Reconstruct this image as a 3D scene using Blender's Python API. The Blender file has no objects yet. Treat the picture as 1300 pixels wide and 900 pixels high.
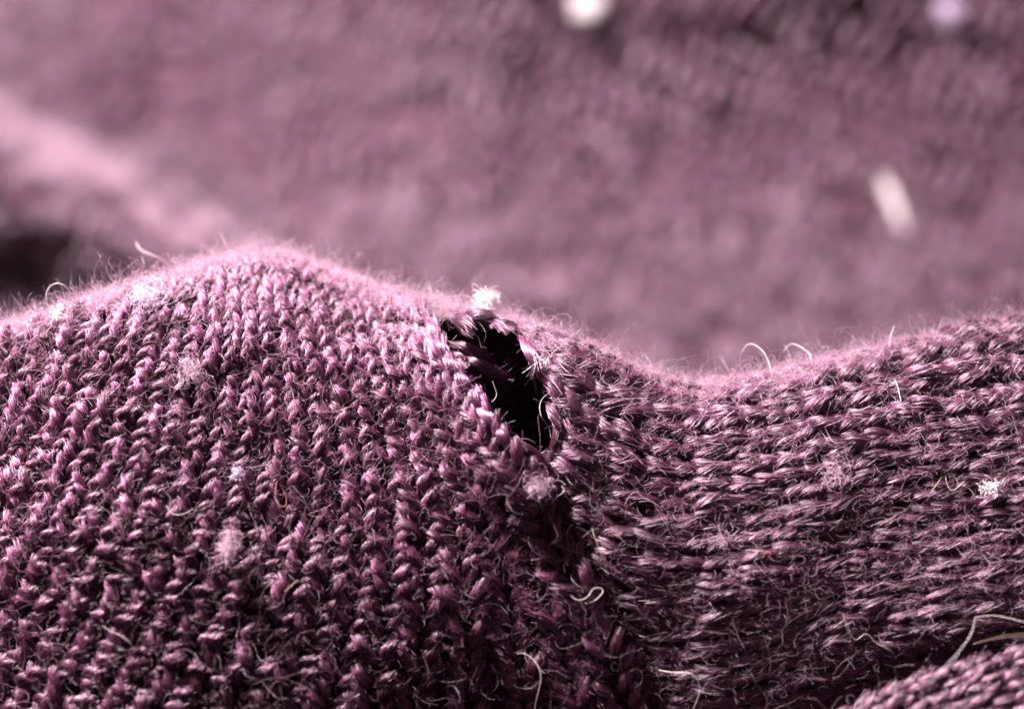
import bpy, math, random
import numpy as np
from mathutils import Matrix, Vector

random.seed(4)
rng = np.random.default_rng(7)
PI = math.pi
# ---------------------------------------------------------------- camera, world, light, exposure
# 1 Blender unit = 1 cm.  (u, v, w) = right, up and towards the lens on the cloth; the lens looks down 24 degrees.
sc = bpy.context.scene
C = sc.collection
sc.unit_settings.scale_length = 0.01
PX = 325.0                       # photograph pixels per cm at the focal plane
D = 16.0
PITCH = math.radians(24)
R3 = np.array([[1, 0, 0], [0, math.sin(PITCH), -math.cos(PITCH)], [0, math.cos(PITCH), math.sin(PITCH)]])
def world(p):                    # (n,3) u,v,w -> world
    return np.asarray(p, float) @ R3.T
cam = bpy.data.cameras.new('camera')
cam_o = bpy.data.objects.new('camera', cam); C.objects.link(cam_o)
cam_o.location = Vector(world([[0, 0, D]])[0])
cam_o.rotation_euler = (PI/2 - PITCH, 0, 0)
cam.sensor_width = 36.0
cam.lens = 36.0 * D / (1300/PX)
cam.clip_start, cam.clip_end = 0.1, 500
cam.dof.use_dof = True
cam.dof.focus_distance = D + 0.16
cam.dof.aperture_fstop = cam.lens*1e-3/0.55
cam.dof.aperture_blades = 0
sc.camera = cam_o

wd = bpy.data.worlds.new('World'); sc.world = wd; wd.use_nodes = True
bg = wd.node_tree.nodes['Background']
bg.inputs['Color'].default_value = (0.85, 0.60, 0.70, 1)
bg.inputs['Strength'].default_value = 0.05

def lamp(name, uvw, target, size, power, col):
    l = bpy.data.lights.new(name, 'AREA'); l.shape = 'DISK'; l.size = size; l.energy = power; l.color = col
    o = bpy.data.objects.new(name, l); C.objects.link(o)
    p = Vector(world([uvw])[0]); t = Vector(world([target])[0])
    o.location = p; o.rotation_euler = (t-p).to_track_quat('-Z', 'Y').to_euler()
    return o
lamp('key_lamp', (-9.5, 16.5, 2.0), (0, -0.2, -1.0), 1.8, 37000, (1.0, 0.87, 0.90))

sc.view_settings.view_transform = 'Standard'
sc.view_settings.look = 'None'
sc.view_settings.exposure = 0.0
sc.view_settings.gamma = 1.0
sc.cycles.max_bounces = 6
sc.cycles.diffuse_bounces = 3
sc.cycles.glossy_bounces = 3
sc.cycles.transmission_bounces = 5
sc.cycles.transparent_max_bounces = 6
sc.cycles.sample_clamp_indirect = 4.0
sc.cycles.use_denoising = True
sc.cycles_curves.shape = 'RIBBONS'
sc.cycles_curves.subdivisions = 2

# ---------------------------------------------------------------- materials
def principled(name, col, rough=0.5, spec=0.4, sheen=0.0, noise=None, sub=None):
    m = bpy.data.materials.new(name); m.use_nodes = True
    nt = m.node_tree; b = nt.nodes['Principled BSDF']
    b.inputs['Base Color'].default_value = (*col, 1)
    b.inputs['Roughness'].default_value = rough
    b.inputs['Specular IOR Level'].default_value = spec
    b.inputs['Sheen Weight'].default_value = sheen
    b.inputs['Sheen Roughness'].default_value = 0.4
    b.inputs['Sheen Tint'].default_value = (1.0, 0.75, 0.9, 1)
    if noise:
        tc = nt.nodes.new('ShaderNodeTexCoord'); n = nt.nodes.new('ShaderNodeTexNoise')
        n.inputs['Scale'].default_value = noise[0]; n.inputs['Detail'].default_value = 4
        r = nt.nodes.new('ShaderNodeValToRGB')
        r.color_ramp.elements[0].position = 0.3; r.color_ramp.elements[1].position = 0.7
        r.color_ramp.elements[0].color = (*[c*noise[1] for c in col], 1)
        r.color_ramp.elements[1].color = (*[min(1, c*noise[2]) for c in col], 1)
        nt.links.new(tc.outputs['Object'], n.inputs['Vector']); nt.links.new(n.outputs['Fac'], r.inputs['Fac'])
        nt.links.new(r.outputs['Color'], b.inputs['Base Color'])
        bp = nt.nodes.new('ShaderNodeBump'); bp.inputs['Strength'].default_value = 0.4; bp.inputs['Distance'].default_value = 0.01
        nt.links.new(n.outputs['Fac'], bp.inputs['Height']); nt.links.new(bp.outputs['Normal'], b.inputs['Normal'])
    return m
def hairmat(name, col, rough=0.25, rr=0.35, vary=0.35, soft=None):
    m = bpy.data.materials.new(name); m.use_nodes = True
    nt = m.node_tree; nt.nodes.clear()
    out = nt.nodes.new('ShaderNodeOutputMaterial')
    h = nt.nodes.new('ShaderNodeBsdfHairPrincipled'); h.model = 'CHIANG'; h.parametrization = 'COLOR'
    h.inputs['Roughness'].default_value = rough; h.inputs['Radial Roughness'].default_value = rr
    h.inputs['Random Roughness'].default_value = 0.3
    ci = nt.nodes.new('ShaderNodeHairInfo')
    mr = nt.nodes.new('ShaderNodeMapRange'); mr.inputs['To Min'].default_value = 1-vary; mr.inputs['To Max'].default_value = 1+vary
    mx = nt.nodes.new('ShaderNodeVectorMath'); mx.operation = 'SCALE'; mx.inputs[0].default_value = col
    nt.links.new(ci.outputs['Random'], mr.inputs['Value']); nt.links.new(mr.outputs['Result'], mx.inputs['Scale'])
    nt.links.new(mx.outputs['Vector'], h.inputs['Color'])
    if soft:                      # felted, matt fibres: part of the light scatters evenly
        d = nt.nodes.new('ShaderNodeBsdfTranslucent'); d.inputs['Color'].default_value = (*soft, 1)
        ms = nt.nodes.new('ShaderNodeMixShader'); ms.inputs['Fac'].default_value = 0.38
        nt.links.new(h.outputs['BSDF'], ms.inputs[1]); nt.links.new(d.outputs['BSDF'], ms.inputs[2])
        nt.links.new(ms.outputs['Shader'], out.inputs['Surface'])
    else:
        nt.links.new(h.outputs['BSDF'], out.inputs['Surface'])
    return m
M_YARN = principled('plum_yarn', (0.030, 0.009, 0.017), 0.5, 0.30, 0.05, (60, 0.6, 1.4))  # core darker than its fibres: shade between the legs put into the colour
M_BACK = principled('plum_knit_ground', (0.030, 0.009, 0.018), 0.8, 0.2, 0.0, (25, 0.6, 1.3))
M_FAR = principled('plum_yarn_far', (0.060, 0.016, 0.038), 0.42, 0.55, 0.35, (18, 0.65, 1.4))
M_FIB = hairmat('plum_fibre', (0.100, 0.024, 0.057), 0.19, 0.34, 0.55)
M_FUZZ = hairmat('pale_fuzz', (0.54, 0.22, 0.36), 0.3, 0.35, 0.45, (0.48, 0.29, 0.37))  # far paler than the yarn: backlight on the fuzz put into its colour
M_FARFUZZ = hairmat('pale_fuzz_far', (0.44, 0.24, 0.33), 0.35, 0.4, 0.4, (0.44, 0.27, 0.36))
M_WHITE = principled('white_lint', (0.80, 0.74, 0.74), 0.45, 0.4, 0.2)
M_CREAM = principled('cream_hair', (0.60, 0.52, 0.45), 0.3, 0.6, 0.0)
M_TAN = principled('tan_hair', (0.21, 0.15, 0.11), 0.35, 0.5, 0.0)
M_YELL = principled('yellow_fibre', (0.48, 0.36, 0.22), 0.4, 0.4, 0.0)
M_RED = principled('red_fibre', (0.42, 0.05, 0.06), 0.4, 0.4, 0.0)
M_PEACH = principled('peach_fibre', (0.45, 0.20, 0.18), 0.4, 0.4, 0.0)
M_PALE = principled('pale_pink_fibre', (0.74, 0.58, 0.65), 0.4, 0.4, 0.0)  # paler than the pink fluff, with the glow of backlight in the colour
M_LAV = principled('lavender_lint', (0.62, 0.52, 0.70), 0.4, 0.4, 0.2)
M_PINK = principled('pink_fluff', (0.47, 0.32, 0.39), 0.5, 0.3, 0.3)

# ---------------------------------------------------------------- helpers
def tag(o, label=None, cat=None, group=None, kind=None):
    for k, v in (('label', label), ('category', cat), ('group', group), ('kind', kind)):
        if v: o[k] = v
    return o
def link(name, data, parent=None, mat=None, base=None):
    o = bpy.data.objects.new(name, data); C.objects.link(o)
    if parent is not None: o.parent = parent
    return o
def mesh_np(name, v, f, mat, smooth=True):
    """v (n,3), f (m,k) all the same k"""
    me = bpy.data.meshes.new(name)
    f = np.asarray(f, np.int32); v = np.asarray(v, np.float32)
    k = f.shape[1]
    me.vertices.add(len(v)); me.vertices.foreach_set('co', v.ravel())
    me.loops.add(f.size); me.loops.foreach_set('vertex_index', f.ravel())
    me.polygons.add(len(f)); me.polygons.foreach_set('loop_start', np.arange(0, f.size, k, dtype=np.int32))
    if smooth: me.polygons.foreach_set('use_smooth', np.ones(len(f), bool))
    me.update(calc_edges=True); me.materials.append(mat)
    return me
def curves_np(name, pts, rad, mat):
    """pts (n,k,3), rad (n,k)"""
    n, k = pts.shape[:2]
    cu = bpy.data.hair_curves.new(name)
    cu.add_curves([k]*n)
    cu.attributes['position'].data.foreach_set('vector', np.ascontiguousarray(pts, np.float32).ravel())
    a = cu.attributes.get('radius') or cu.attributes.new('radius', 'FLOAT', 'POINT')
    a.data.foreach_set('value', np.ascontiguousarray(rad, np.float32).ravel())
    cu.materials.append(mat)
    return cu
def cubic(xs, ys, xq):
    """natural cubic spline, linear beyond the ends; ys may be (n,...)"""
    xs = np.asarray(xs, float); ys = np.asarray(ys, float); n = len(xs)
    h = np.diff(xs); A = np.zeros((n, n)); B = np.zeros_like(ys)
    A[0, 0] = A[-1, -1] = 1
    for i in range(1, n-1):
        A[i, i-1], A[i, i], A[i, i+1] = h[i-1], 2*(h[i-1]+h[i]), h[i]
        B[i] = 3*((ys[i+1]-ys[i])/h[i] - (ys[i]-ys[i-1])/h[i-1])
    c = np.linalg.solve(A, B.reshape(n, -1)).reshape(ys.shape)
    xq = np.asarray(xq, float); shp = xq.shape; xq = xq.ravel()
    i = np.clip(np.searchsorted(xs, xq)-1, 0, n-2)
    sh = (-1,)+(1,)*(ys.ndim-1)
    hh = h[i].reshape(sh)
    b = (ys[i+1]-ys[i])/hh - hh*(2*c[i]+c[i+1])/3
    d = (c[i+1]-c[i])/(3*hh)
    t = (xq-xs[i]).reshape(sh)
    tc = np.clip(t, 0, hh)
    y = ys[i] + tc*(b+tc*(c[i]+tc*d))
    sl = np.where(t < 0, b, b+2*c[i]*hh+3*d*hh*hh)
    return (y + (t-tc)*sl).reshape(shp+ys.shape[1:])
def smooth(e0, e1, x):
    t = np.clip((x-e0)/(e1-e0), 0, 1); return t*t*(3-2*t)
def pxu(x): return (np.asarray(x, float)-650)/PX
def pyv(y): return (450-np.asarray(y, float))/PX
def upx(u): return np.asarray(u)*PX+650
def vpy(v): return 450-np.asarray(v)*PX
_vn = rng.random((64, 64))
def vnoise(x, y):
    x = np.asarray(x, float); y = np.asarray(y, float)
    xi = np.floor(x).astype(int); yi = np.floor(y).astype(int)
    fx = x-xi; fy = y-yi; fx = fx*fx*(3-2*fx); fy = fy*fy*(3-2*fy)
    g = lambda a, b: _vn[a % 64, b % 64]
    return (g(xi, yi)*(1-fx)+g(xi+1, yi)*fx)*(1-fy)+(g(xi, yi+1)*(1-fx)+g(xi+1, yi+1)*fx)*fy - 0.5

# ---------------------------------------------------------------- shape of the folded garment (param u along the ridge, t over it)
CREST = np.array([(-300, 470), (-100, 430), (0, 405), (100, 372), (200, 340), (290, 312), (350, 312), (430, 340), (520, 368),
                  (600, 385), (680, 408), (760, 440), (830, 470), (900, 482), (960, 474), (1040, 455), (1150, 432), (1230, 415), (1320, 400), (1500, 385), (1700, 380)], float)
def crest(u): return cubic(pxu(CREST[:, 0]), pyv(CREST[:, 1]+14), u)
def Rv(u): return 1.12 + 0.78*smooth(0.25, -1.1, u) + 0.22*smooth(0.6, 1.5, u)
def Rw(u): return 0.42 + 0.26*smooth(0.1, -0.8, u) - 0.24*smooth(-0.9, -1.7, u) + 0.12*smooth(1.0, 2.0, u)
LB = np.array([(380, 560), (395, 556), (420, 560), (450, 571), (480, 588), (510, 600), (540, 629), (560, 656), (580, 684), (620, 690), (650, 702), (700, 733), (740, 760),
               (800, 793), (850, 812), (900, 828), (960, 845), (1200, 900)], float)
RB = np.array([(380, 560), (410, 568), (415, 652), (450, 671), (480, 690), (510, 701), (540, 706), (560, 704), (580, 692), (620, 696), (650, 708), (700, 739), (740, 766),
               (800, 799), (850, 818), (900, 834), (960, 851), (1200, 906)], float)
def lb(y): return np.interp(y, LB[:, 0], LB[:, 1])
def rb(y): return np.interp(y, RB[:, 0], RB[:, 1])
def surf(u, t):
    """u, t -> u,v,w ; t = 0 on the crest, positive down the front"""
    u = np.asarray(u, float); t = np.asarray(t, float)
    rv, rw = Rv(u), Rw(u)
    th = np.clip(t/rv, -PI/2, PI/2)
    ex = t/rv - th
    v = crest(u) - rv*(1-np.cos(th)) - np.abs(ex)*rv
    w = rw*(np.sin(th)-1)
    w = np.where(ex > 0, w - 0.08*ex*rv, w)
    # the left side leans forward and turns away at the far left
    w = w + 0.07*smooth(0.1, -1.6, u)*np.clip(t/1.5, -0.2, 1.8) - 0.35*np.clip(-1.45-u, 0, 3)**2*smooth(0.1, 1.3, t)
    # seam groove (front only)
    y = vpy(v); x = upx(u); sx = 0.5*(lb(y)+rb(y))
    ds = (x-sx)/PX
    fr = smooth(-0.1, 0.25, t)
    gl = np.where(ds < 0, 0.14*np.exp(-(ds/0.30)**2)*smooth(0, -0.10, ds)*(0.2+0.8*smooth(700, 560, y)) - 0.02*np.exp(-(ds/0.06)**2), -0.03*np.exp(-np.abs(ds)/0.10))
    low = smooth(500, 640, y)
    w = w + fr*gl*(0.55+0.45*low)
    yl = np.interp(x, [900, 1000, 1130, 1300, 1500], [925, 893, 836, 792, 765])      # tucks under above the nearer fold
    w = w - fr*0.10*smooth(-25, 40, y-yl)*smooth(900, 1050, x)
    # soft unevenness of the cloth
    w = w + 0.06*vnoise(u*2.1+9, t*2.1+3) + 0.03*vnoise(u*5+1, t*5+7)
    return np.stack([u, v, w], -1)
def t_of(u, y):
    d = crest(u) - pyv(y); rv = Rv(u)
    c = np.clip(1-d/rv, -0.0, 1)
    return np.where(d < 0, d*0.5, np.where(d < rv, rv*np.arccos(c), rv*PI/2 + (d-rv)))
def normal(u, t, e=0.02):
    a = surf(u+e, t)-surf(u-e, t); b = surf(u, t+e)-surf(u, t-e)
    n = np.cross(b, a); n /= np.linalg.norm(n, axis=-1, keepdims=True)
    return n
# ---------------------------------------------------------------- stitch prototypes: two yarn legs in a V, in cm (x across, y along the wale, z out)
W0, H0 = 0.110, 0.088
NA, NS = 14, 9
SPREAD = 0.455
def leg_center(s, side, r, jit):
    x = side*(0.05+SPREAD*s**0.9)*W0 + jit[0]*0.07*W0*np.sin(PI*s)
    y = (-0.42+1.60*s)*H0 + jit[1]*0.07*H0
    z = r*(1.3*np.sin(PI*np.clip(s*0.94+0.03, 0, 1))**0.8-0.65+0.50*(s-0.5)) + jit[2]*0.15*r
    return np.stack([x, y, z], -1)
def leg_radius(s, r): return r*(0.34+0.68*np.sin(PI*np.clip(s*0.92+0.03, 0, 1))**0.9)
def leg_frames(s, side, r, jit):
    c = leg_center(s, side, r, jit); e = 1e-3
    tg = leg_center(s+e, side, r, jit)-leg_center(s-e, side, r, jit); tg /= np.linalg.norm(tg, axis=-1, keepdims=True)
    up = np.array([0, 0, 1.0]); a = np.cross(tg, up); a /= np.linalg.norm(a, axis=-1, keepdims=True)
    b = np.cross(a, tg)
    return c, a, b, tg
def make_proto(g, na=NA, ns=NS, nf=52, k=6, rw=0.140):
    V, F, HP, HR = [], [], [], []
    off = 0
    for side in (-1, 1):
        r = rw*W0*g.uniform(0.84, 1.16)
        jit = g.normal(0, 1, 3)
        tw = g.uniform(1.0, 2.2)*(1 if side > 0 else 1)
        s = np.linspace(0, 1, ns)
        c, a, b, tg = leg_frames(s, side, r, jit)
        rr = leg_radius(s, r)
        ph = np.linspace(0, 2*PI, na, endpoint=False)
        lob = 1+0.13*np.where(np.arange(na) % 2 == 0, 1, -1)*1.0 + g.normal(0, 0.05, na)
        ang = ph[None, :]+tw*s[:, None]
        rad = rr[:, None]*lob[None, :]*(1+g.normal(0, 0.04, (ns, na)))
        p = c[:, None]+rad[..., None]*(np.cos(ang)[..., None]*a[:, None]*0.92+np.sin(ang)[..., None]*b[:, None])
        V.append(p.reshape(-1, 3))
        i, j = np.meshgrid(np.arange(ns-1), np.arange(na), indexing='ij')
        j2 = (j+1) % na
        f = np.stack([i*na+j, i*na+j2, (i+1)*na+j2, (i+1)*na+j], -1).reshape(-1, 4)+off
        F.append(f); off += ns*na
        # fibres lying along the yarn
        for q in range(nf):
            s0 = g.uniform(-0.02, 0.45); s1 = min(1.02, s0+g.uniform(0.35, 0.75))
            ss = np.linspace(s0, s1, k)
            c2, a2, b2, _ = leg_frames(np.clip(ss, 0, 1), side, r, jit)
            a0 = g.uniform(-0.25*PI, 1.25*PI) - tw*0.5
            an = a0+tw*ss*g.uniform(0.7, 1.3)
            lift = 1.0+g.uniform(0, 0.26)+np.linspace(-1, 1, k)**2*g.uniform(0, 0.35)*(g.random() < 0.6)
            rd = leg_radius(np.clip(ss, 0, 1), r)*lift*(1+1.1*np.clip((ss-0.72)/0.28, 0, 1)*g.random())   # frayed upper ends
            pt = c2+rd[:, None]*(np.cos(an)[:, None]*a2*0.95+np.sin(an)[:, None]*b2)
            if g.random() < 0.20:      # a fibre end that works loose
                sd = g.normal(0, 1, 3); sd[2] = abs(sd[2])
                pt = pt+(np.linspace(0, 1, k)**2)[:, None]*sd*0.016
            HP.append(pt); HR.append(np.full(k, g.uniform(0.0006, 0.0011))*np.array([.8]+[1]*(k-2)+[.5]))
    j = np.arange(na); m = (na//2-j) % na; o = ns*na       # the two legs meet at the foot of the loop
    F.append(np.stack([j, (j+1) % na, o+m[(j+1) % na], o+m[j]], -1))
    return np.concatenate(V), np.concatenate(F), np.array(HP), np.array(HR)
NP = 12
PROTO = [make_proto(np.random.default_rng(100+i)) for i in range(NP)]
SPREAD = 0.47
PROTO += [make_proto(np.random.default_rng(200+i), rw=0.190) for i in range(NP)]     # the stretched knit of the right panel
SPREAD = 0.455
FARP = [make_proto(np.random.default_rng(300+i), 6, 5, 1, 4) for i in range(8)]

# ---------------------------------------------------------------- lay the stitches: left panel (wales climb the fold), right panel (wales run along it)
def cols_left():
    J = [0, 3.7, 8.3, 14.6, 22.0, 30.0]
    P = [[(1000, 868), (930, 826), (860, 800), (800, 777), (700, 716), (620, 672), (580, 660), (540, 622), (490, 584), (440, 556), (395, 535)],
         [(1000, 560), (930, 563), (800, 570), (700, 566), (600, 548), (500, 514), (420, 480), (372, 456)],
         [(1000, 235), (930, 282), (800, 350), (700, 390), (600, 396), (500, 387), (420, 370), (340, 350)],
         [(1000, -60), (930, 5), (800, 90), (700, 145), (600, 180), (500, 205), (430, 222), (345, 236)],
         [(1000, -330), (930, -270), (800, -180), (700, -115), (600, -65), (500, -18), (430, 15), (390, 32)],
         [(1000, -510), (930, -460), (800, -380), (700, -325), (600, -270), (500, -200), (440, -150)]]
    tq = np.linspace(-1.0, 3.3, 120)
    U = []
    for p in P:
        y = np.array([a for a, _ in p], float); x = np.array([b for _, b in p], float)
        u = pxu(x); t = t_of(u, y)
        o = np.argsort(t); t, u = t[o], u[o]
        k = np.concatenate([[True], np.diff(t) > 0.02]); t, u = t[k], u[k]
        uq = np.interp(tq, t, u)
        uq = np.where(tq < t[0], u[0]+(tq-t[0])*0.25*(u[1]-u[0])/(t[1]-t[0]), uq)
        uq = np.convolve(np.pad(uq, 3, 'edge'), np.ones(7)/7, 'valid')
        U.append(uq)
    return np.array(J), tq, np.array(U)
def place_left():
    J, tq, U = cols_left()
    out = []; s0 = 0.0; prev = None
    for j in np.arange(0.3, 30.0, 1.0):
        u = cubic(J, U, [j])[0]; un = cubic(J, U, [j+0.5])[0]; up = cubic(J, U, [j-0.5])[0]
        P = surf(u, tq); wdt = np.linalg.norm(surf(un, tq)-surf(up, tq), axis=1)
        s = np.concatenate([[0], np.cumsum(np.linalg.norm(np.diff(P, axis=0), axis=1))])
        h = 0.056+0.014*math.exp(-(j/4)**2)
        if prev is not None:
            i = np.argmin(np.linalg.norm(P-prev, axis=1)); s0 = s[i] % h
        sq = np.arange(s0, s[-1], h) + rng.normal(0, 0.006, len(np.arange(s0, s[-1], h)))
        if len(sq) > 20: prev = np.array([np.interp(sq[16], s, P[:, a]) for a in range(3)])
        uu = np.interp(sq, s, u); tt = np.interp(sq, s, tq); ww = np.interp(sq, s, wdt)
        du = np.gradient(u, s); dt = np.gradient(tq, s)
        for a in range(len(sq)):
            out.append((uu[a], tt[a], -np.interp(sq[a], s, du), -np.interp(sq[a], s, dt), np.clip(ww[a], 0.06, 0.155)*1.02, h*1.06, 0))
    return out
def place_right():
    P = [[(520, 375), (590, 389), (640, 402), (700, 424), (760, 453), (830, 484), (900, 493), (1000, 474), (1150, 442), (1330, 408), (1600, 395)],
         [(560, 380), (620, 410), (660, 440), (700, 487), (740, 520), (800, 545), (900, 556), (1000, 545), (1150, 515), (1330, 485), (1600, 465)],
         [(560, 470), (640, 530), (690, 570), (740, 605), (800, 624), (900, 630), (1000, 622), (1150, 598), (1330, 570), (1600, 545)],
         [(560, 560), (640, 620), (715, 670), (780, 697), (850, 706), (950, 702), (1050, 690), (1150, 675), (1330, 648), (1600, 620)],
         [(560, 670), (700, 745), (770, 768), (830, 778), (900, 771), (1000, 761), (1150, 741), (1330, 711), (1600, 690)],
         [(560, 800), (700, 850), (805, 855), (860, 850), (950, 835), (1050, 815), (1150, 800), (1330, 785), (1600, 770)],
         [(560, 930), (760, 945), (830, 935), (900, 915), (1000, 890), (1100, 875), (1330, 855), (1600, 850)],
         [(560, 1020), (760, 1020), (900, 985), (1000, 960), (1100, 945), (1330, 930), (1600, 925)]]
    uq = np.linspace(-0.25, 2.6, 110)
    Tt = []
    for p in P:
        p = np.array(p, float); t = t_of(pxu(p[:, 0]), p[:, 1])
        y = np.interp(uq, pxu(p[:, 0]), t)
        y = np.convolve(np.pad(y, 3, 'edge'), np.ones(7)/7, 'valid')
        Tt.append(y)
    base = Tt[0]
    Tt = [base-0.9, base-0.45]+Tt
    K = np.array([-7.0, -3.5]+[i*3.1 for i in range(8)])
    Tt = np.array(Tt)
    out = []
    for k in np.arange(-7, 21.7, 1.0):
        t = cubic(K, Tt, [k])[0]; tn = cubic(K, Tt, [k+0.5])[0]; tp = cubic(K, Tt, [k-0.5])[0]
        P_ = surf(uq, t); wdt = np.linalg.norm(surf(uq, tn)-surf(uq, tp), axis=1)
        s = np.concatenate([[0], np.cumsum(np.linalg.norm(np.diff(P_, axis=0), axis=1))])
        h = 0.085
        sq = np.arange(rng.uniform(0, h), s[-1], h); sq = sq+rng.normal(0, 0.008, len(sq))
        uu = np.interp(sq, s, uq); tt = np.interp(sq, s, t); ww = np.interp(sq, s, wdt)
        du = np.gradient(uq, s); dt = np.gradient(t, s)
        for a in range(len(sq)):
            out.append((uu[a], tt[a], np.interp(sq[a], s, du), np.interp(sq[a], s, dt), np.clip(ww[a], 0.05, 0.13)*1.08, h*1.13, 1))
    return out
L = np.array(place_left()); Rr = np.array(place_right())
def keep(A, left):
    p = surf(A[:, 0], A[:, 1]); x = upx(p[:, 0]); y = vpy(p[:, 1])
    back = A[:, 1] < 0.02
    if left: ok = np.where(back, x < 560, x < lb(y)-3)
    else: ok = np.where(back, x > 565, x > rb(y)+3)
    ok &= (x > -150) & (x < 1450) & (y < 960) & (A[:, 1] > -0.85)
    return A[ok]
ST = np.concatenate([keep(L, True), keep(Rr, False)])
Pc = surf(ST[:, 0], ST[:, 1]); Nn = normal(ST[:, 0], ST[:, 1])
e = 0.01
Ty = surf(ST[:, 0]+e*ST[:, 2], ST[:, 1]+e*ST[:, 3])-surf(ST[:, 0]-e*ST[:, 2], ST[:, 1]-e*ST[:, 3])
Ty /= np.linalg.norm(Ty, axis=1, keepdims=True)
rot = rng.normal(0, 0.10, len(ST))
Tx = np.cross(Ty, Nn); Tx /= np.linalg.norm(Tx, axis=1, keepdims=True)
Ty2 = Ty*np.cos(rot)[:, None]+Tx*np.sin(rot)[:, None]
tilt = rng.normal(0, 0.05, len(ST)); Ty2 = Ty2+Nn*tilt[:, None]; Ty2 /= np.linalg.norm(Ty2, axis=1, keepdims=True)
Tx = np.cross(Ty2, Nn); Tx /= np.linalg.norm(Tx, axis=1, keepdims=True)
Nz = np.cross(Tx, Ty2)
Sx = ST[:, 4]/W0*rng.normal(1, 0.08, len(ST)); Sy = ST[:, 5]/H0*rng.normal(1, 0.09, len(ST)); Sz = 0.5*(Sx+np.minimum(Sx, 1.1))*rng.normal(1.0, 0.10, len(ST))
Pc = Pc+Nn*rng.normal(0, 0.006, len(ST))[:, None]
A3 = np.stack([Tx*Sx[:, None], Ty2*Sy[:, None], Nz*Sz[:, None]], -1)     # columns
A3 = np.einsum('ij,njk->nik', R3, A3); Pw = world(Pc)
variant = rng.integers(0, NP, len(ST)) + NP*(ST[:, 6] > 0.5).astype(int)

def thing(name, label, cat, uvw, group=None):
    o = bpy.data.objects.new(name, None); C.objects.link(o); o.location = Vector(world([uvw])[0]); o.empty_display_size = 0.2
    return tag(o, label, cat, group)
garment = thing('knitted_garment', 'plum knitted garment folded over, with a hole torn open at its seam', 'garment', (0, -1.6, -0.4))
G0 = np.array(garment.location)

# which 300 show largest: area seen by the lens, in the frame, near the plane of focus
x = upx(Pc[:, 0]); y = vpy(Pc[:, 1])
area = Sx*Sy*np.clip(Nn[:, 2], 0, 1)*((x > 5) & (x < 1295) & (y > 300) & (y < 890))*(ST[:, 1] > 0.0)
area = area*np.where((x > 1080) & (y > 900-(x-1080)*0.35), 0, 1)
area = area*(0.6+0.4*np.exp(-((Pc[:, 2]+0.1)/0.3)**2))
single = np.zeros(len(ST), bool); single[np.argsort(-area)[:300]] = True

me_p = [mesh_np('stitch', p[0], p[1], M_YARN) for p in PROTO]
cu_p = [curves_np('yarn_fibres', p[2], p[3], M_FIB) for p in PROTO]
for i in np.where(single)[0]:
    o = link('stitch', me_p[variant[i]], garment)
    m = np.eye(4); m[:3, :3] = A3[i]; m[:3, 3] = Pw[i]-G0
    o.matrix_basis = Matrix(m.tolist())
    h = link('yarn_fibres', cu_p[variant[i]], o)
def bake(idx, protos, var, A, P, off, hair=True):
    V, F, HP, HR = [], [], [], []; n0 = 0
    for k in range(len(protos)):
        ii = idx[var[idx] == k]
        if not len(ii): continue
        v, f, hp, hr = protos[k]
        vv = np.einsum('nij,vj->nvi', A[ii], v)+(P[ii]-off)[:, None]
        V.append(vv.reshape(-1, 3))
        F.append((f[None]+(np.arange(len(ii))*len(v))[:, None, None]+n0).reshape(-1, 4)); n0 += len(ii)*len(v)
        if hair:
            hh = np.einsum('nij,qkj->nqki', A[ii], hp)+(P[ii]-off)[:, None, None]
            HP.append(hh.reshape(-1, *hp.shape[1:])); HR.append(np.tile(hr, (len(ii), 1)))
    return np.concatenate(V), np.concatenate(F), (np.concatenate(HP) if hair else None), (np.concatenate(HR) if hair else None)
idx = np.where(~single)[0]
v, f, hp, hr = bake(idx, PROTO, variant, A3, Pw, G0)
rest = tag(link('outer_stitches', mesh_np('outer_stitches', v, f, M_YARN), garment), kind='stuff')
rf = tag(link('yarn_fibres', curves_np('yarn_fibres', hp, hr, M_FIB), rest), kind='stuff')

# ---------------------------------------------------------------- the dark inner face of the cloth, with the hole left open
def grid_mesh(name, us, ts, fn, mat, cut=None, off=None):
    uu, tt = np.meshgrid(us, ts, indexing='ij')
    p = fn(uu, tt); n, m = uu.shape
    i, j = np.meshgrid(np.arange(n-1), np.arange(m-1), indexing='ij')
    f = np.stack([i*m+j, i*m+j+1, (i+1)*m+j+1, (i+1)*m+j], -1).reshape(-1, 4)
    pv = p.reshape(-1, 3)
    if cut is not None:
        c = pv[f].mean(1); ct = tt.ravel()[f].mean(1); f = f[~(cut(c) & (ct > 0.03))]
    return mesh_np(name, world(pv)-(off if off is not None else 0), f, mat)
def back_fn(u, t): return surf(u, t) - normal(u, t)*0.030
def in_hole(c):
    x, y = upx(c[:, 0]), vpy(c[:, 1])
    return (y > 405) & (y < 572) & (x > lb(y)-2) & (x < rb(y)+2)
link('inner_face', grid_mesh('inner_face', np.linspace(-2.5, 2.6, 300), np.linspace(-2.6, 3.3, 290), back_fn, M_BACK, in_hole, G0), garment)

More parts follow.
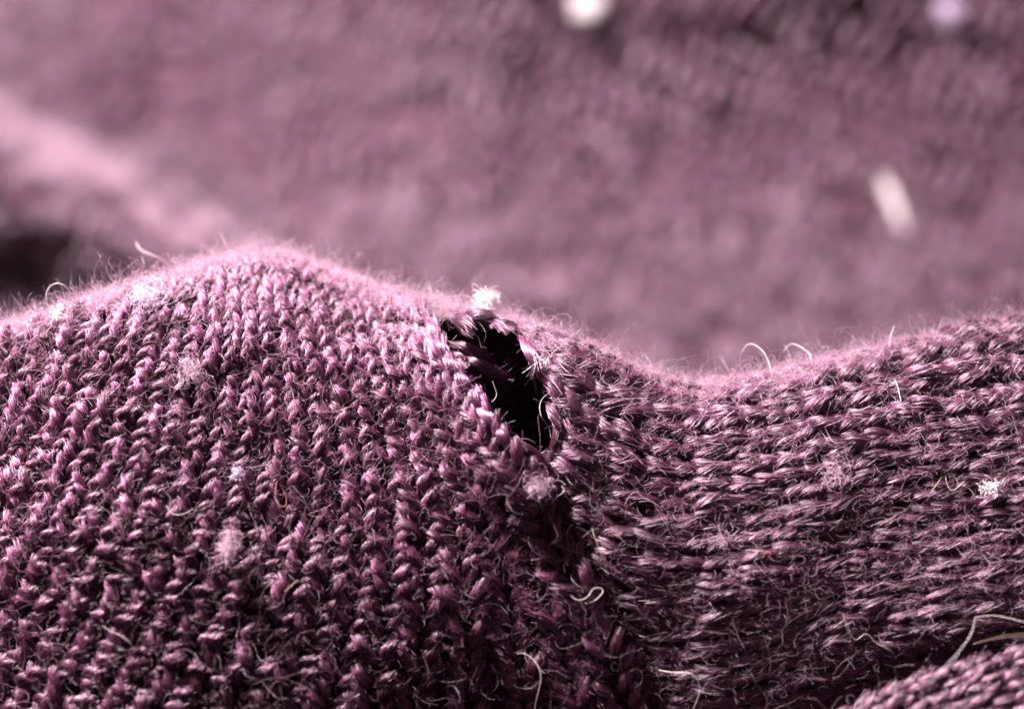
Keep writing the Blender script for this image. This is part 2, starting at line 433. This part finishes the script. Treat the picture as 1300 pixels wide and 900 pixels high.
# ---------------------------------------------------------------- loose fuzz over the garment
def fuzz(u, t, n, lo, hi, rise, k=9, curl=0.5, r=(0.0005, 0.0010), nrm=None, base=None):
    """curly loose fibres rooted on the cloth"""
    Pn = base; Nn_ = nrm
    d = rng.normal(0, 1, (n, 3)); d = d-(d*Nn_).sum(1, keepdims=True)*Nn_; d /= np.linalg.norm(d, axis=1, keepdims=True)
    d = d+Nn_*rise[:, None]; d /= np.linalg.norm(d, axis=1, keepdims=True)
    L_ = rng.uniform(lo, hi, n)*rng.uniform(0.5, 1, n)
    ax = rng.normal(0, 1, (n, 3)); ax /= np.linalg.norm(ax, axis=1, keepdims=True)
    w = rng.normal(0, curl, n)
    pts = [Pn]; 
    for q in range(1, k):
        d = d+np.cross(ax, d)*w[:, None]+rng.normal(0, 0.16, (n, 3)); d /= np.linalg.norm(d, axis=1, keepdims=True)
        pts.append(pts[-1]+d*(L_/(k-1))[:, None])
    pts = np.stack(pts, 1)
    rad = rng.uniform(*r, n)[:, None]*np.linspace(1, 0.55, k)[None]
    return pts, rad
def fuzz_on(n, lo, hi, curl, rise_s, tmin=-0.7, tmax=3.2, r=(0.0005, 0.0010), umin=-2.3):
    u = rng.uniform(umin, 2.3, n); t = rng.uniform(tmin, tmax, n)
    n0 = normal(u, t); p = surf(u, t)
    ok = ~(in_hole(p) & (t > 0))
    u, t, n0, p = u[ok], t[ok], n0[ok], p[ok]
    p = p+n0*rng.uniform(0.012, 0.045, len(u))[:, None]
    return fuzz(u, t, len(u), lo, hi, np.abs(rng.normal(0, rise_s, len(u))), curl=curl, nrm=n0, base=p, r=r)
a, ra = fuzz_on(24000, 0.02, 0.10, 0.45, 0.45, r=(0.0003, 0.0007))
b, rb_ = fuzz_on(6500, 0.06, 0.24, 0.45, 0.5, r=(0.0004, 0.0009))
c, rc = fuzz_on(9500, 0.04, 0.20, 0.75, 0.5, -0.5, 0.45)  # crest halo fuzz, with extra added to brighten the lit rim
d, rd = fuzz_on(1300, 0.03, 0.13, 0.45, 0.5, 0.6, 2.2, umin=0.5)
fz = np.concatenate([a, b, c, d]); fr_ = np.concatenate([ra, rb_, rc, rd])
tag(link('loose_fuzz', curves_np('loose_fuzz', world(fz.reshape(-1, 3)).reshape(fz.shape)-G0, fr_, M_FUZZ), garment), kind='stuff')

# torn yarn ends round the hole and the loops seen inside it
def tube(pts, rad, n=6, seg=None):
    """smooth tube through uvw points -> v, quads (uvw)"""
    pts = np.asarray(pts, float); m = seg or (len(pts)*5)
    sx = np.concatenate([[0], np.cumsum(np.linalg.norm(np.diff(pts, axis=0), axis=1))])
    q = np.linspace(0, sx[-1], m); P = cubic(sx, pts, q)
    rad = np.interp(np.linspace(0, 1, m), np.linspace(0, 1, len(np.atleast_1d(rad))), np.atleast_1d(rad)) if np.ndim(rad) else np.full(m, rad)
    T = np.gradient(P, axis=0); T /= np.linalg.norm(T, axis=1, keepdims=True)+1e-12
    a = np.cross(T, np.array([0.3, 0.2, 0.93])); a /= np.linalg.norm(a, axis=1, keepdims=True)+1e-12
    b = np.cross(T, a)
    ph = np.linspace(0, 2*PI, n, endpoint=False)
    v = P[:, None]+rad[:, None, None]*(np.cos(ph)[None, :, None]*a[:, None]+np.sin(ph)[None, :, None]*b[:, None])
    i, j = np.meshgrid(np.arange(m-1), np.arange(n), indexing='ij'); j2 = (j+1) % n
    f = np.stack([i*n+j, i*n+j2, (i+1)*n+j2, (i+1)*n+j], -1).reshape(-1, 4)
    return v.reshape(-1, 3), f
def bundle(pts, r, nf, g, fr=0.0011, fray=0.02):
    """yarn made of a core tube and fibres along it; returns core mesh data and fibre points (uvw)"""
    v, f = tube(pts, [r*0.55, r, r, r*0.6], 9, 16)
    pts = np.asarray(pts, float)
    sx = np.concatenate([[0], np.cumsum(np.linalg.norm(np.diff(pts, axis=0), axis=1))])
    HP = []
    for q in range(nf):
        s0 = g.uniform(0, .4); s1 = min(1, s0+g.uniform(.4, .9)); ss = np.linspace(s0, s1, 8)
        P = cubic(sx, pts, ss*sx[-1]); T = cubic(sx, pts, ss*sx[-1]+1e-3)-P; T /= np.linalg.norm(T, axis=1, keepdims=True)
        a = np.cross(T, np.array([0.3, 0.2, 0.93])); a /= np.linalg.norm(a, axis=1, keepdims=True); b = np.cross(T, a)
        an = g.uniform(0, 2*PI)+2.2*ss
        rr = r*(0.6+0.45*np.sin(PI*ss))*g.uniform(1.0, 1.15)
        p = P+rr[:, None]*(np.cos(an)[:, None]*a+np.sin(an)[:, None]*b)
        p += (np.clip((ss-0.6)/0.4, 0, 1)**2)[:, None]*g.normal(0, fray, 3)
        HP.append(p)
    return v, f, np.array(HP), np.full((nf, 8), fr)
def yarn_piece(name, pix, depth, r, nf=60, fray=0.02, seed=0):
    g = np.random.default_rng(seed)
    pts = [(pxu(x), pyv(y), d) for (x, y), d in zip(pix, depth)]
    v, f, hp, hr = bundle(pts, r, nf, g, fray=fray)
    o = link(name, mesh_np(name, world(v)-G0, f, M_YARN), garment)
    link('yarn_fibres', curves_np('yarn_fibres', world(hp.reshape(-1, 3)).reshape(hp.shape)-G0, hr, M_FIB), o)
    return o
def wfront(xp, yp, lift=0.0):
    u = pxu(xp); t = t_of(u, yp); return float(surf(u, t)[2])+lift
yarn_piece('torn_yarn_end', [(664, 428), (672, 445), (683, 466), (690, 480)], [wfront(664, 428, .02), wfront(675, 445, .05), wfront(683, 466, .05), wfront(690, 480, .02)], 0.020, 110, 0.05, 1)
yarn_piece('torn_yarn_end', [(704, 530), (707, 548), (704, 566), (698, 585)], [wfront(712, 530, .0), wfront(712, 548, 0), wfront(712, 566, 0), wfront(700, 585, -.02)], 0.017, 40, 0.02, 2)
rim = [(545, 405), (552, 424), (565, 446), (580, 468), (593, 488), (608, 510), (628, 534), (650, 556), (676, 574), (694, 590)]
for q in range(0, 8, 1):
    sg = rim[q:q+3]; jx = rng.normal(0, 3, 3)
    yarn_piece('rim_yarn', [(x_-4+j_, y_) for (x_, y_), j_ in zip(sg, jx)], [wfront(x_-6, y_, l_) for (x_, y_), l_ in zip(sg, (-.035, .02, -.03))], 0.019, 60, 0.03, 40+q)
for q, (x0, y0, x1, y1) in enumerate([(570, 436, 628, 458), (584, 456, 640, 478), (566, 448, 608, 474), (612, 466, 648, 486)]):
    dz = wfront(0.5*(x0+x1), 0.5*(y0+y1), -0.145)
    yarn_piece('inner_loop', [(x0, y0), (x0*.6+x1*.4, y0*.55+y1*.45-4), (x0*.25+x1*.75, y0*.2+y1*.8-1), (x1, y1+4)], [dz-.05, dz, dz-.02, dz-.10], 0.019, 80, 0.06, 20+q)

# ---------------------------------------------------------------- cloth behind, far out of focus, with a fold at its left
def seg_line(x, a, b): return a[1]+(x-a[0])*(b[1]-a[1])/(b[0]-a[0])
def far_fn(u, v):
    x, y = upx(u*0.775), vpy(v*0.775)              # about where it is seen
    w = -5.3 + 2.0*smooth(1.7, -1.1, v) + 0.05*smooth(0.1, 2.5, v) - 0.7*np.clip(v+0.1, 0, 3)*smooth(-0.1, -2.0, u)
    top = seg_line(x, (0, 40), (340, 240)); low = seg_line(x, (0, 235), (230, 345))
    k = np.clip((y-top)/(low-top), 0, 1); ramp = np.where(y < low, k**1.3, 1-smooth(0, 120, y-low))
    fade = 1-smooth(190, 420, x)
    w = w + 1.25*ramp*fade - 0.15*smooth(0, 110, y-low)*fade + 0.16*vnoise(x/28+y/60, y/40)*smooth(-10, 30, y-low)*fade
    w = w + 0.12*vnoise(u*0.9+4, v*0.9+2) + 0.09*vnoise(u*2.3-v*1.2, v*1.5+8)*smooth(-.4,.8,v) + 0.055*vnoise(u*4.1+v, v*3.3+8) + 0.04*vnoise(u*8.1+3, v*7.3+5)
    return np.stack([u, v, w], -1)
def height_normal(fn, u, v, e=0.03):
    a = fn(u+e, v)-fn(u-e, v); b = fn(u, v+e)-fn(u, v-e)
    n = np.cross(a, b); return n/np.linalg.norm(n, axis=-1, keepdims=True)
def cover(fn, u0, u1, v0, v1, wx, hy, ang, protos, parent, name, mat, fibres=None, scale=1.0, warp=0.0, gs=0.07):
    off = np.array(parent.location)
    ca, sa = math.cos(ang), math.sin(ang)
    ext = max(u1-u0, v1-v0)
    cu_, cv_ = (u0+u1)/2, (v0+v1)/2
    a, b = np.meshgrid(np.arange(-ext, ext, wx), np.arange(-ext, ext, hy), indexing='ij')
    a = a.ravel()+rng.normal(0, wx*.06, a.size); b = b.ravel()+rng.normal(0, hy*.08, b.size)
    # Ty = wale direction (ca, sa)
    u = cu_+a*sa+b*ca; v = cv_-a*ca+b*sa
    if warp:
        u, v = u+warp*(vnoise(u*2.6+11, v*2.6)+.6*vnoise(u*6+1, v*6)), v+warp*(vnoise(u*2.4+31, v*2.4+7)+.6*vnoise(u*5+1, v*5+20))
    ok = (u > u0) & (u < u1) & (v > v0) & (v < v1)
    u, v = u[ok], v[ok]
    p = fn(u, v)
    n = height_normal(fn, u, v)
    e = 0.02
    ty = fn(u+e*ca, v+e*sa)-fn(u-e*ca, v-e*sa); st = np.linalg.norm(ty, axis=1)/(2*e); ty /= np.linalg.norm(ty, axis=1, keepdims=True)
    r_ = rng.normal(0, .12, len(u)); tx = np.cross(ty, n); tx /= np.linalg.norm(tx, axis=1, keepdims=True)
    ty = ty*np.cos(r_)[:, None]+tx*np.sin(r_)[:, None]; tx = np.cross(ty, n); tx /= np.linalg.norm(tx, axis=1, keepdims=True)
    g = np.clip(rng.normal(1, gs, len(u)), .5, 1.6); p = p+n*rng.normal(0, .15*gs, len(u))[:, None]
    A = np.stack([tx*(wx/W0*1.06*g*scale)[:, None], ty*(hy/H0*g*np.clip(st, 1, 3.6)*scale)[:, None], n*(wx/W0*g*scale)[:, None]], -1)
    A = np.einsum('ij,njk->nik', R3, A); P = world(p)
    var = rng.integers(0, len(protos), len(u))
    vv, ff, hp, hr = bake(np.arange(len(u)), protos, var, A, P, off, fibres is not None)
    o = tag(link(name, mesh_np(name, vv, ff, mat), parent), kind='stuff')
    if fibres: tag(link('yarn_fibres', curves_np('yarn_fibres', hp, hr, fibres), o), kind='stuff')
    print(name, len(u), len(ff)*2)
    return u, v, p, n
far = thing('knitted_cloth', 'blurred plum knitted cloth rising behind the ridge, folded at its left', 'cloth', (0, -2.2, -4.5))
F0 = np.array(far.location)
def far_back(u, v): return far_fn(u, v)-height_normal(far_fn, u, v)*0.03
link('cloth_ground', grid_mesh('cloth_ground', np.linspace(-3.8, 3.8, 240), np.linspace(-2.4, 3.0, 190), far_back, M_BACK, None, F0), far)
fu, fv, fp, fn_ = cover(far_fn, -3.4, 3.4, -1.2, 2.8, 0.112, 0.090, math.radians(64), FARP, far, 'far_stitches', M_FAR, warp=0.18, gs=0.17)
n = 50000
lx, ly = upx(fu*0.775), vpy(fv*0.775)                    # extra pale fuzz added along the fold's ridge to imitate its lit band
tp_, lw_ = seg_line(lx, (0, 40), (340, 240)), seg_line(lx, (0, 235), (230, 345))
wt = 0.06 + 11.0*np.exp(-(((ly-0.32*tp_-0.68*lw_)/30.0)**2))*(1-smooth(280, 480, lx)) + 1.3*smooth(120, 420, ly) + 1.2*smooth(60, 0, lx)*smooth(160, 60, ly)  # fuzz density imitates light and dark: sparse on top, dense on the band
q = rng.choice(len(fu), n, p=wt/wt.sum())
a, ra = fuzz(None, None, n, 0.05, 0.25, np.abs(rng.normal(0, .5, n)), curl=.4, nrm=fn_[q], base=fp[q]+fn_[q]*0.03+rng.normal(0, .03, (n, 3)), r=(0.0008, 0.0016))
tag(link('loose_fuzz', curves_np('loose_fuzz', world(a.reshape(-1, 3)).reshape(a.shape)-F0, ra, M_FARFUZZ), far), kind='stuff')

# ---------------------------------------------------------------- the nearer fold at the bottom right
def near_fn(u, q):
    # q = minus the distance from the fold's far edge towards the lens
    d = -q
    top = pyv(np.interp(upx(u), [800, 900, 1000, 1130, 1300, 1500], [985, 950, 912, 850, 800, 775]))
    vv = top - 0.50*smooth(-.1, .60, d) + 0.05 - 0.08*d + 0.40*np.exp(-((u-2.05)/.33)**2-((d-1.35)/.42)**2) + 0.03*vnoise(u*3+2, d*3)
    vv = vv - 0.12*np.exp(-np.clip(d, 0, 9)/0.06)
    w = 0.16 + d*0.55 + 1.0*np.clip(d-0.5, 0, 9)
    return np.stack([u, vv, w], -1)
near = thing('knitted_fold', 'blurred plum knitted fold below the dark gap at the bottom right corner', 'fabric fold', (1.8, -1.5, 0.5))
N0 = np.array(near.location)
def near_back(u, v): return near_fn(u, v)-height_normal(near_fn, u, v)*0.03
link('cloth_ground', grid_mesh('cloth_ground', np.linspace(0.4, 2.7, 80), np.linspace(-2.0, 0, 70), near_back, M_BACK, None, N0), near)
nu, nv, npnt, nn = cover(near_fn, 0.5, 2.65, -1.9, -0.01, 0.078, 0.068, math.radians(20), PROTO, near, 'fold_stitches', M_YARN, M_FIB)
n = 2500
q = rng.integers(0, len(nu), n)
a, ra = fuzz(None, None, n, 0.03, 0.16, np.abs(rng.normal(0, .6, n)), curl=.4, nrm=nn[q], base=npnt[q]+nn[q]*0.03+rng.normal(0, .02, (n, 3)))
tag(link('loose_fuzz', curves_np('loose_fuzz', world(a.reshape(-1, 3)).reshape(a.shape)-N0, ra, M_FUZZ), near), kind='stuff')

# ---------------------------------------------------------------- lint, pills and stray hairs lying on the cloth
def mesh_thing(name, parts, mat, label, cat, group=None):
    """parts: list of (v uvw, quads); origin at the mean"""
    V, F, n0 = [], [], 0
    for v, f in parts: V.append(v); F.append(f+n0); n0 += len(v)
    V = world(np.concatenate(V)); c = V.mean(0)
    o = link(name, mesh_np(name, V-c, np.concatenate(F), mat)); o.location = Vector(c)
    return tag(o, label, cat, group)
def on(x, y, lift): return (float(pxu(x)), float(pyv(y)), wfront(x, y)+lift)
def hair(name, pix, lift, r, mat, label, cat='stray hair', group='stray hairs on the knit', dep=None):
    pts = []
    for i, (x, y) in enumerate(pix):
        l = lift[i] if isinstance(lift, (list, tuple)) else lift
        pts.append(on(x, y, l) if dep is None else (float(pxu(x)), float(pyv(y)), dep[i] if isinstance(dep, (list, tuple)) else dep))
    return mesh_thing(name, [tube(pts, np.array([r, r, r, r*0.5])*0.52, 5, max(30, len(pts)*14))], mat, label, cat, group)
def tuft(name, x, y, dep, rad, n, mat, label, cat='lint', group='specks of lint on the knit', r=0.0012, stretch=(1, 1, 1), curl=0.6, spread=0.7, seed=0, k=7, tilt=0.0, lean=0.0):
    g = np.random.default_rng(seed); c = np.array([float(pxu(x)), float(pyv(y)), dep]); parts = []
    for i in range(n):
        p = g.normal(0, 0.42, 3)*rad*np.array(stretch)
        d = g.normal(0, 1, 3)*np.array(stretch); d /= np.linalg.norm(d); pts = [p]; ax = g.normal(0, 1, 3); ax /= np.linalg.norm(ax)
        L_ = rad*g.uniform(0.5, 1.6)*spread
        for _ in range(k-1):
            d = d+np.cross(ax, d)*g.normal(curl, .3)+g.normal(0, .15, 3); d /= np.linalg.norm(d)
            pts.append(pts[-1]+d*L_/(k-1)*1.6)
        pts = np.array(pts); pts[:, 0] -= tilt*pts[:, 1]; pts[:, 2] += lean*pts[:, 1]
        parts.append(tube(c+np.array(pts), r*(0.65 if mat is M_PINK else 0.8)*g.uniform(.6, 1.3), 3, 14))
    return mesh_thing(name, parts, mat, label, cat, group)
# tufts and pills
tuft('lint_tuft', 617, 381, float(surf(pxu(617), 0.0)[2])+0.03, 0.05, 230, M_WHITE, 'bright white ragged lint tuft standing on the ridge above the hole', r=0.0012, seed=1, curl=0.3, stretch=(1, .9, .7), spread=.5)
tuft('pill_ball', 683, 617, wfront(683, 617)+0.09, 0.046, 380, M_PINK, 'dusty pink fuzz ball on the seam below the hole', 'pill', r=0.0011, seed=2, curl=0.9, spread=0.9)
tuft('lint_ball', 180, 374, wfront(180, 385)+0.10, 0.05, 75, M_LAV, 'pale lavender curly lint ball near the top of the left ridge', r=0.0013, seed=3, curl=1.1, spread=1.3)
tuft('lint_speck', 67, 398, wfront(67, 425)+0.08, 0.024, 70, M_WHITE, 'small white lint speck at the far left end of the ridge', r=0.0013, seed=4)
tuft('fluff_tuft', 293, 692, wfront(293, 692)+0.09, 0.050, 260, M_PINK, 'upright pale pink fluff tuft in the middle of the left panel', r=0.0010, seed=5, stretch=(.55, 1.3, .5))
tuft('lint_speck', 1258, 620, wfront(1258, 620)+0.07, 0.030, 120, M_WHITE, 'bright white lint speck at the right side of the right panel', r=0.0012, seed=6, stretch=(1.2, .8, .5))
tuft('lint_tuft', 688, 464, wfront(690, 464)+0.06, 0.024, 60, M_WHITE, 'white frayed lint snagged on the right edge of the hole', r=0.0013, seed=7)
tuft('fluff_tuft', 1064, 600, wfront(1064, 600)+0.05, 0.055, 110, M_PINK, 'thin pinkish fluff patch in the middle of the right panel', r=0.0009, seed=8)
tuft('fluff_tuft', 912, 685, wfront(912, 685)+0.05, 0.045, 85, M_PINK, 'purplish fluff wisp low on the right panel near the seam', r=0.0009, seed=9, stretch=(1.2, .9, .6))
tuft('fluff_tuft', 240, 470, wfront(240, 470)+0.05, 0.055, 170, M_PINK, 'pale fluff patch just under the crest of the left panel', r=0.0009, seed=110)
tuft('pill_ball', 583, 464, wfront(583, 470)+0.0, 0.026, 160, M_PINK, 'small pale rounded pill at the left lip of the hole', 'pill', r=0.0011, seed=11, curl=.9)
tuft('lint_speck', 300, 600, wfront(300, 600)+0.05, 0.028, 60, M_LAV, 'small greyish curly lint speck above the upright pink fluff tuft', r=0.0010, seed=12, curl=1.0)
# the far specks, on the cloth behind
def far_at(x, y):
    u, v = float(pxu(x)), float(pyv(y))
    for _ in range(6):
        w = float(far_fn(np.array(u), np.array(v))[2]); u, v = float(pxu(x))*(D-w)/D, float(pyv(y))*(D-w)/D
    return u, v, w
for x, y, st, rad, nn_, lab in ((745, 8, (1, 1, .6), .055, 320, 'white lint speck blurred to a disc, at the top middle of the cloth behind'),
                           (1203, 14, (1, 1, .6), .045, 170, 'fainter lilac lint speck blurred to a disc, at the top right of the cloth behind'),
                           (1132, 258, (.10, 1.6, .25), .085, 260, 'elongated white lint flake blurred on the right of the cloth behind')):
    u, v, w = far_at(x, y)
    tuft('lint_speck', u*PX+650, 450-v*PX, w+0.09, rad, nn_, M_WHITE if x != 1203 else M_LAV, lab, r=0.0026, spread=.7 if x != 1132 else .28, stretch=st, seed=int(x), tilt=0.33 if x == 1132 else 0, lean=-0.8)
# hairs
hair('stray_hair', [(1166, 855), (1190, 832), (1215, 806), (1227, 790), (1233, 782)], None, 0.0016, M_WHITE, 'long straight white hair bridging the gap at the lower right', dep=[.46, .40, .34, .24, .12])
hair('stray_hair', [(1234, 781), (1255, 778), (1280, 782), (1310, 787)], None, 0.0013, M_CREAM, 'thin arched cream hair above the blurred brown hair at the right edge', dep=[.10, .14, .2, .3])
hair('stray_hair', [(1232, 815), (1255, 801), (1280, 793), (1312, 786)], None, 0.0030, M_TAN, 'thick blurred brown hair crossing the gap at the right edge', dep=[.1, .35, .55, .75])
hair('stray_hair', [(678, 905), (682, 880), (686, 852), (677, 835), (664, 827), (656, 829)], [.10, .12, .12, .1, .08, .05], 0.0021, M_CREAM, 'kinked cream hair hanging at the bottom of the left panel')
hair('stray_hair', [(836, 849), (858, 851), (877, 853), (886, 866), (884, 884), (876, 902)], [.06, .10, .12, .12, .12, .12], 0.0021, M_CREAM, 'hooked cream hair at the bottom just right of the seam')
hair('stray_hair', [(751, 670), (758, 690), (770, 715), (785, 733), (804, 745)], [.08, .12, .13, .1, .05], 0.0018, M_TAN, 'smooth curved tan hair lying across the seam')
hair('stray_hair', [(1068, 778), (1076, 797), (1085, 810), (1097, 803), (1108, 812), (1130, 825), (1136, 832)], .10, 0.0018, M_CREAM, 'wavy cream hair low on the right panel above the fold')
hair('stray_hair', [(150, 301), (156, 310), (172, 318), (187, 325), (197, 333), (203, 346)], None, 0.0026, M_PALE, 'blurred curly pink fibre floating above the left ridge', dep=[-.75, -.73, -.70, -.70, -.71, -.75])
hair('stray_hair', [(52, 395), (47, 368), (58, 358), (68, 360), (77, 372)], None, 0.0024, M_PALE, 'looped pink fibre above the white lint speck at far left', dep=-.35)
hair('stray_hair', [(724, 753), (730, 758), (745, 755), (756, 744), (764, 746), (758, 757), (742, 763)], .10, 0.0018, M_WHITE, 'white looped fibre just left of the seam below the tan hair')
hair('stray_hair', [(690, 462), (702, 448), (713, 440), (727, 443)], [.08, .12, .12, .08], 0.0014, M_WHITE, 'arched white fibre springing from the right edge of the hole')
hair('stray_hair', [(663, 474), (672, 467), (682, 460), (694, 454)], [.10, .12, .12, .08], 0.0015, M_WHITE, 'straight white fibre poking out over the right edge of the hole')
hair('stray_hair', [(696, 500), (686, 512), (688, 530), (697, 543), (699, 556)], [.02, .05, .06, .03, .02], 0.0014, M_WHITE, 'zigzag pale fibre hanging inside the right rim of the hole')
hair('stray_hair', [(625, 484), (628, 493), (630, 503), (624, 511)], None, 0.0020, M_PALE, 'short curved fibre dangling inside the left of the hole', dep=-.25)
hair('stray_hair', [(650, 563), (660, 558), (672, 558), (680, 563)], [.03, .06, .06, .03], 0.0018, M_PINK, 'low arched fibre at the bottom of the hole')
hair('stray_hair', [(650, 545), (665, 540), (680, 541), (694, 546)], None, 0.0022, M_PINK, 'dim blurred yarn fibre deep inside the hole', dep=-.6)
hair('stray_hair', [(988, 480), (984, 462), (973, 442), (958, 437), (950, 447)], None, 0.0024, M_PALE, 'hooked pink fibre arching above the dip of the ridge', dep=[-.35, -.38, -.42, -.45, -.45])
hair('stray_hair', [(1038, 466), (1038, 450), (1028, 441), (1012, 438), (1006, 446)], None, 0.0024, M_PALE, 'second arched pink fibre right of the hooked one above the ridge', dep=[-.38, -.42, -.45, -.5, -.5])
hair('stray_hair', [(1138, 462), (1141, 440), (1143, 428), (1149, 413)], None, 0.0024, M_PALE, 'thin upright pink fibre standing on the right ridge', dep=[-.4, -.4, -.42, -.45])
hair('stray_hair', [(1148, 510), (1146, 495), (1143, 482)], .08, 0.0020, M_CREAM, 'short upright cream fibre near the top of the right panel')
hair('stray_hair', [(1201, 605), (1204, 617), (1208, 622), (1218, 617), (1226, 610)], .09, 0.0017, M_WHITE, 'kinked white fibre left of the bright lint speck on the right panel')
hair('stray_hair', [(1181, 626), (1188, 617), (1196, 606)], .09, 0.0019, M_YELL, 'short straight golden fibre on the right panel', 'stray fibre', 'coloured fibres on the knit')
hair('stray_hair', [(364, 748), (372, 741), (381, 733)], .09, 0.0022, M_YELL, 'short golden fibre low on the left panel', 'stray fibre', 'coloured fibres on the knit')
hair('stray_hair', [(258, 405), (266, 405), (274, 401), (279, 393)], .07, 0.0014, M_RED, 'bright red fibre near the crest of the left panel', 'stray fibre', 'coloured fibres on the knit')
hair('stray_hair', [(352, 610), (350, 625), (353, 638), (362, 642), (364, 632), (358, 618)], .08, 0.0020, M_PEACH, 'peach coloured looped fibre in the middle of the left panel', 'stray fibre', 'coloured fibres on the knit')
hair('stray_hair', [(779, 678), (786, 681), (791, 686)], .08, 0.0022, M_PEACH, 'tiny orange fibre at the tip of the tan hair by the seam', 'stray fibre', 'coloured fibres on the knit')
hair('stray_hair', [(1050, 563), (1056, 560), (1063, 563)], .07, 0.0018, M_RED, 'tiny red fibre above the fluff patch on the right panel', 'stray fibre', 'coloured fibres on the knit')
hair('stray_hair', [(968, 707), (973, 698), (977, 701), (973, 707)], .08, 0.0016, M_RED, 'small red looped fibre low on the right panel', 'stray fibre', 'coloured fibres on the knit')
hair('stray_hair', [(214, 640), (222, 650), (235, 651), (248, 644)], .08, 0.0018, M_WHITE, 'wavy whitish fibre left of the peach loop on the left panel')
hair('stray_hair', [(135, 790), (148, 798), (160, 803), (172, 813)], .09, 0.0020, M_CREAM, 'kinked pale fibre at the lower left of the left panel')
hair('stray_hair', [(700, 638), (710, 628), (716, 622), (712, 616)], .10, 0.0018, M_WHITE, 'short white looped fibre on the right of the pink fuzz ball')
hair('stray_hair', [(793, 640), (800, 628), (808, 624), (815, 630), (830, 638), (842, 648)], .09, 0.0016, M_PINK, 'pale kinked fibre right of the hole near the seam')
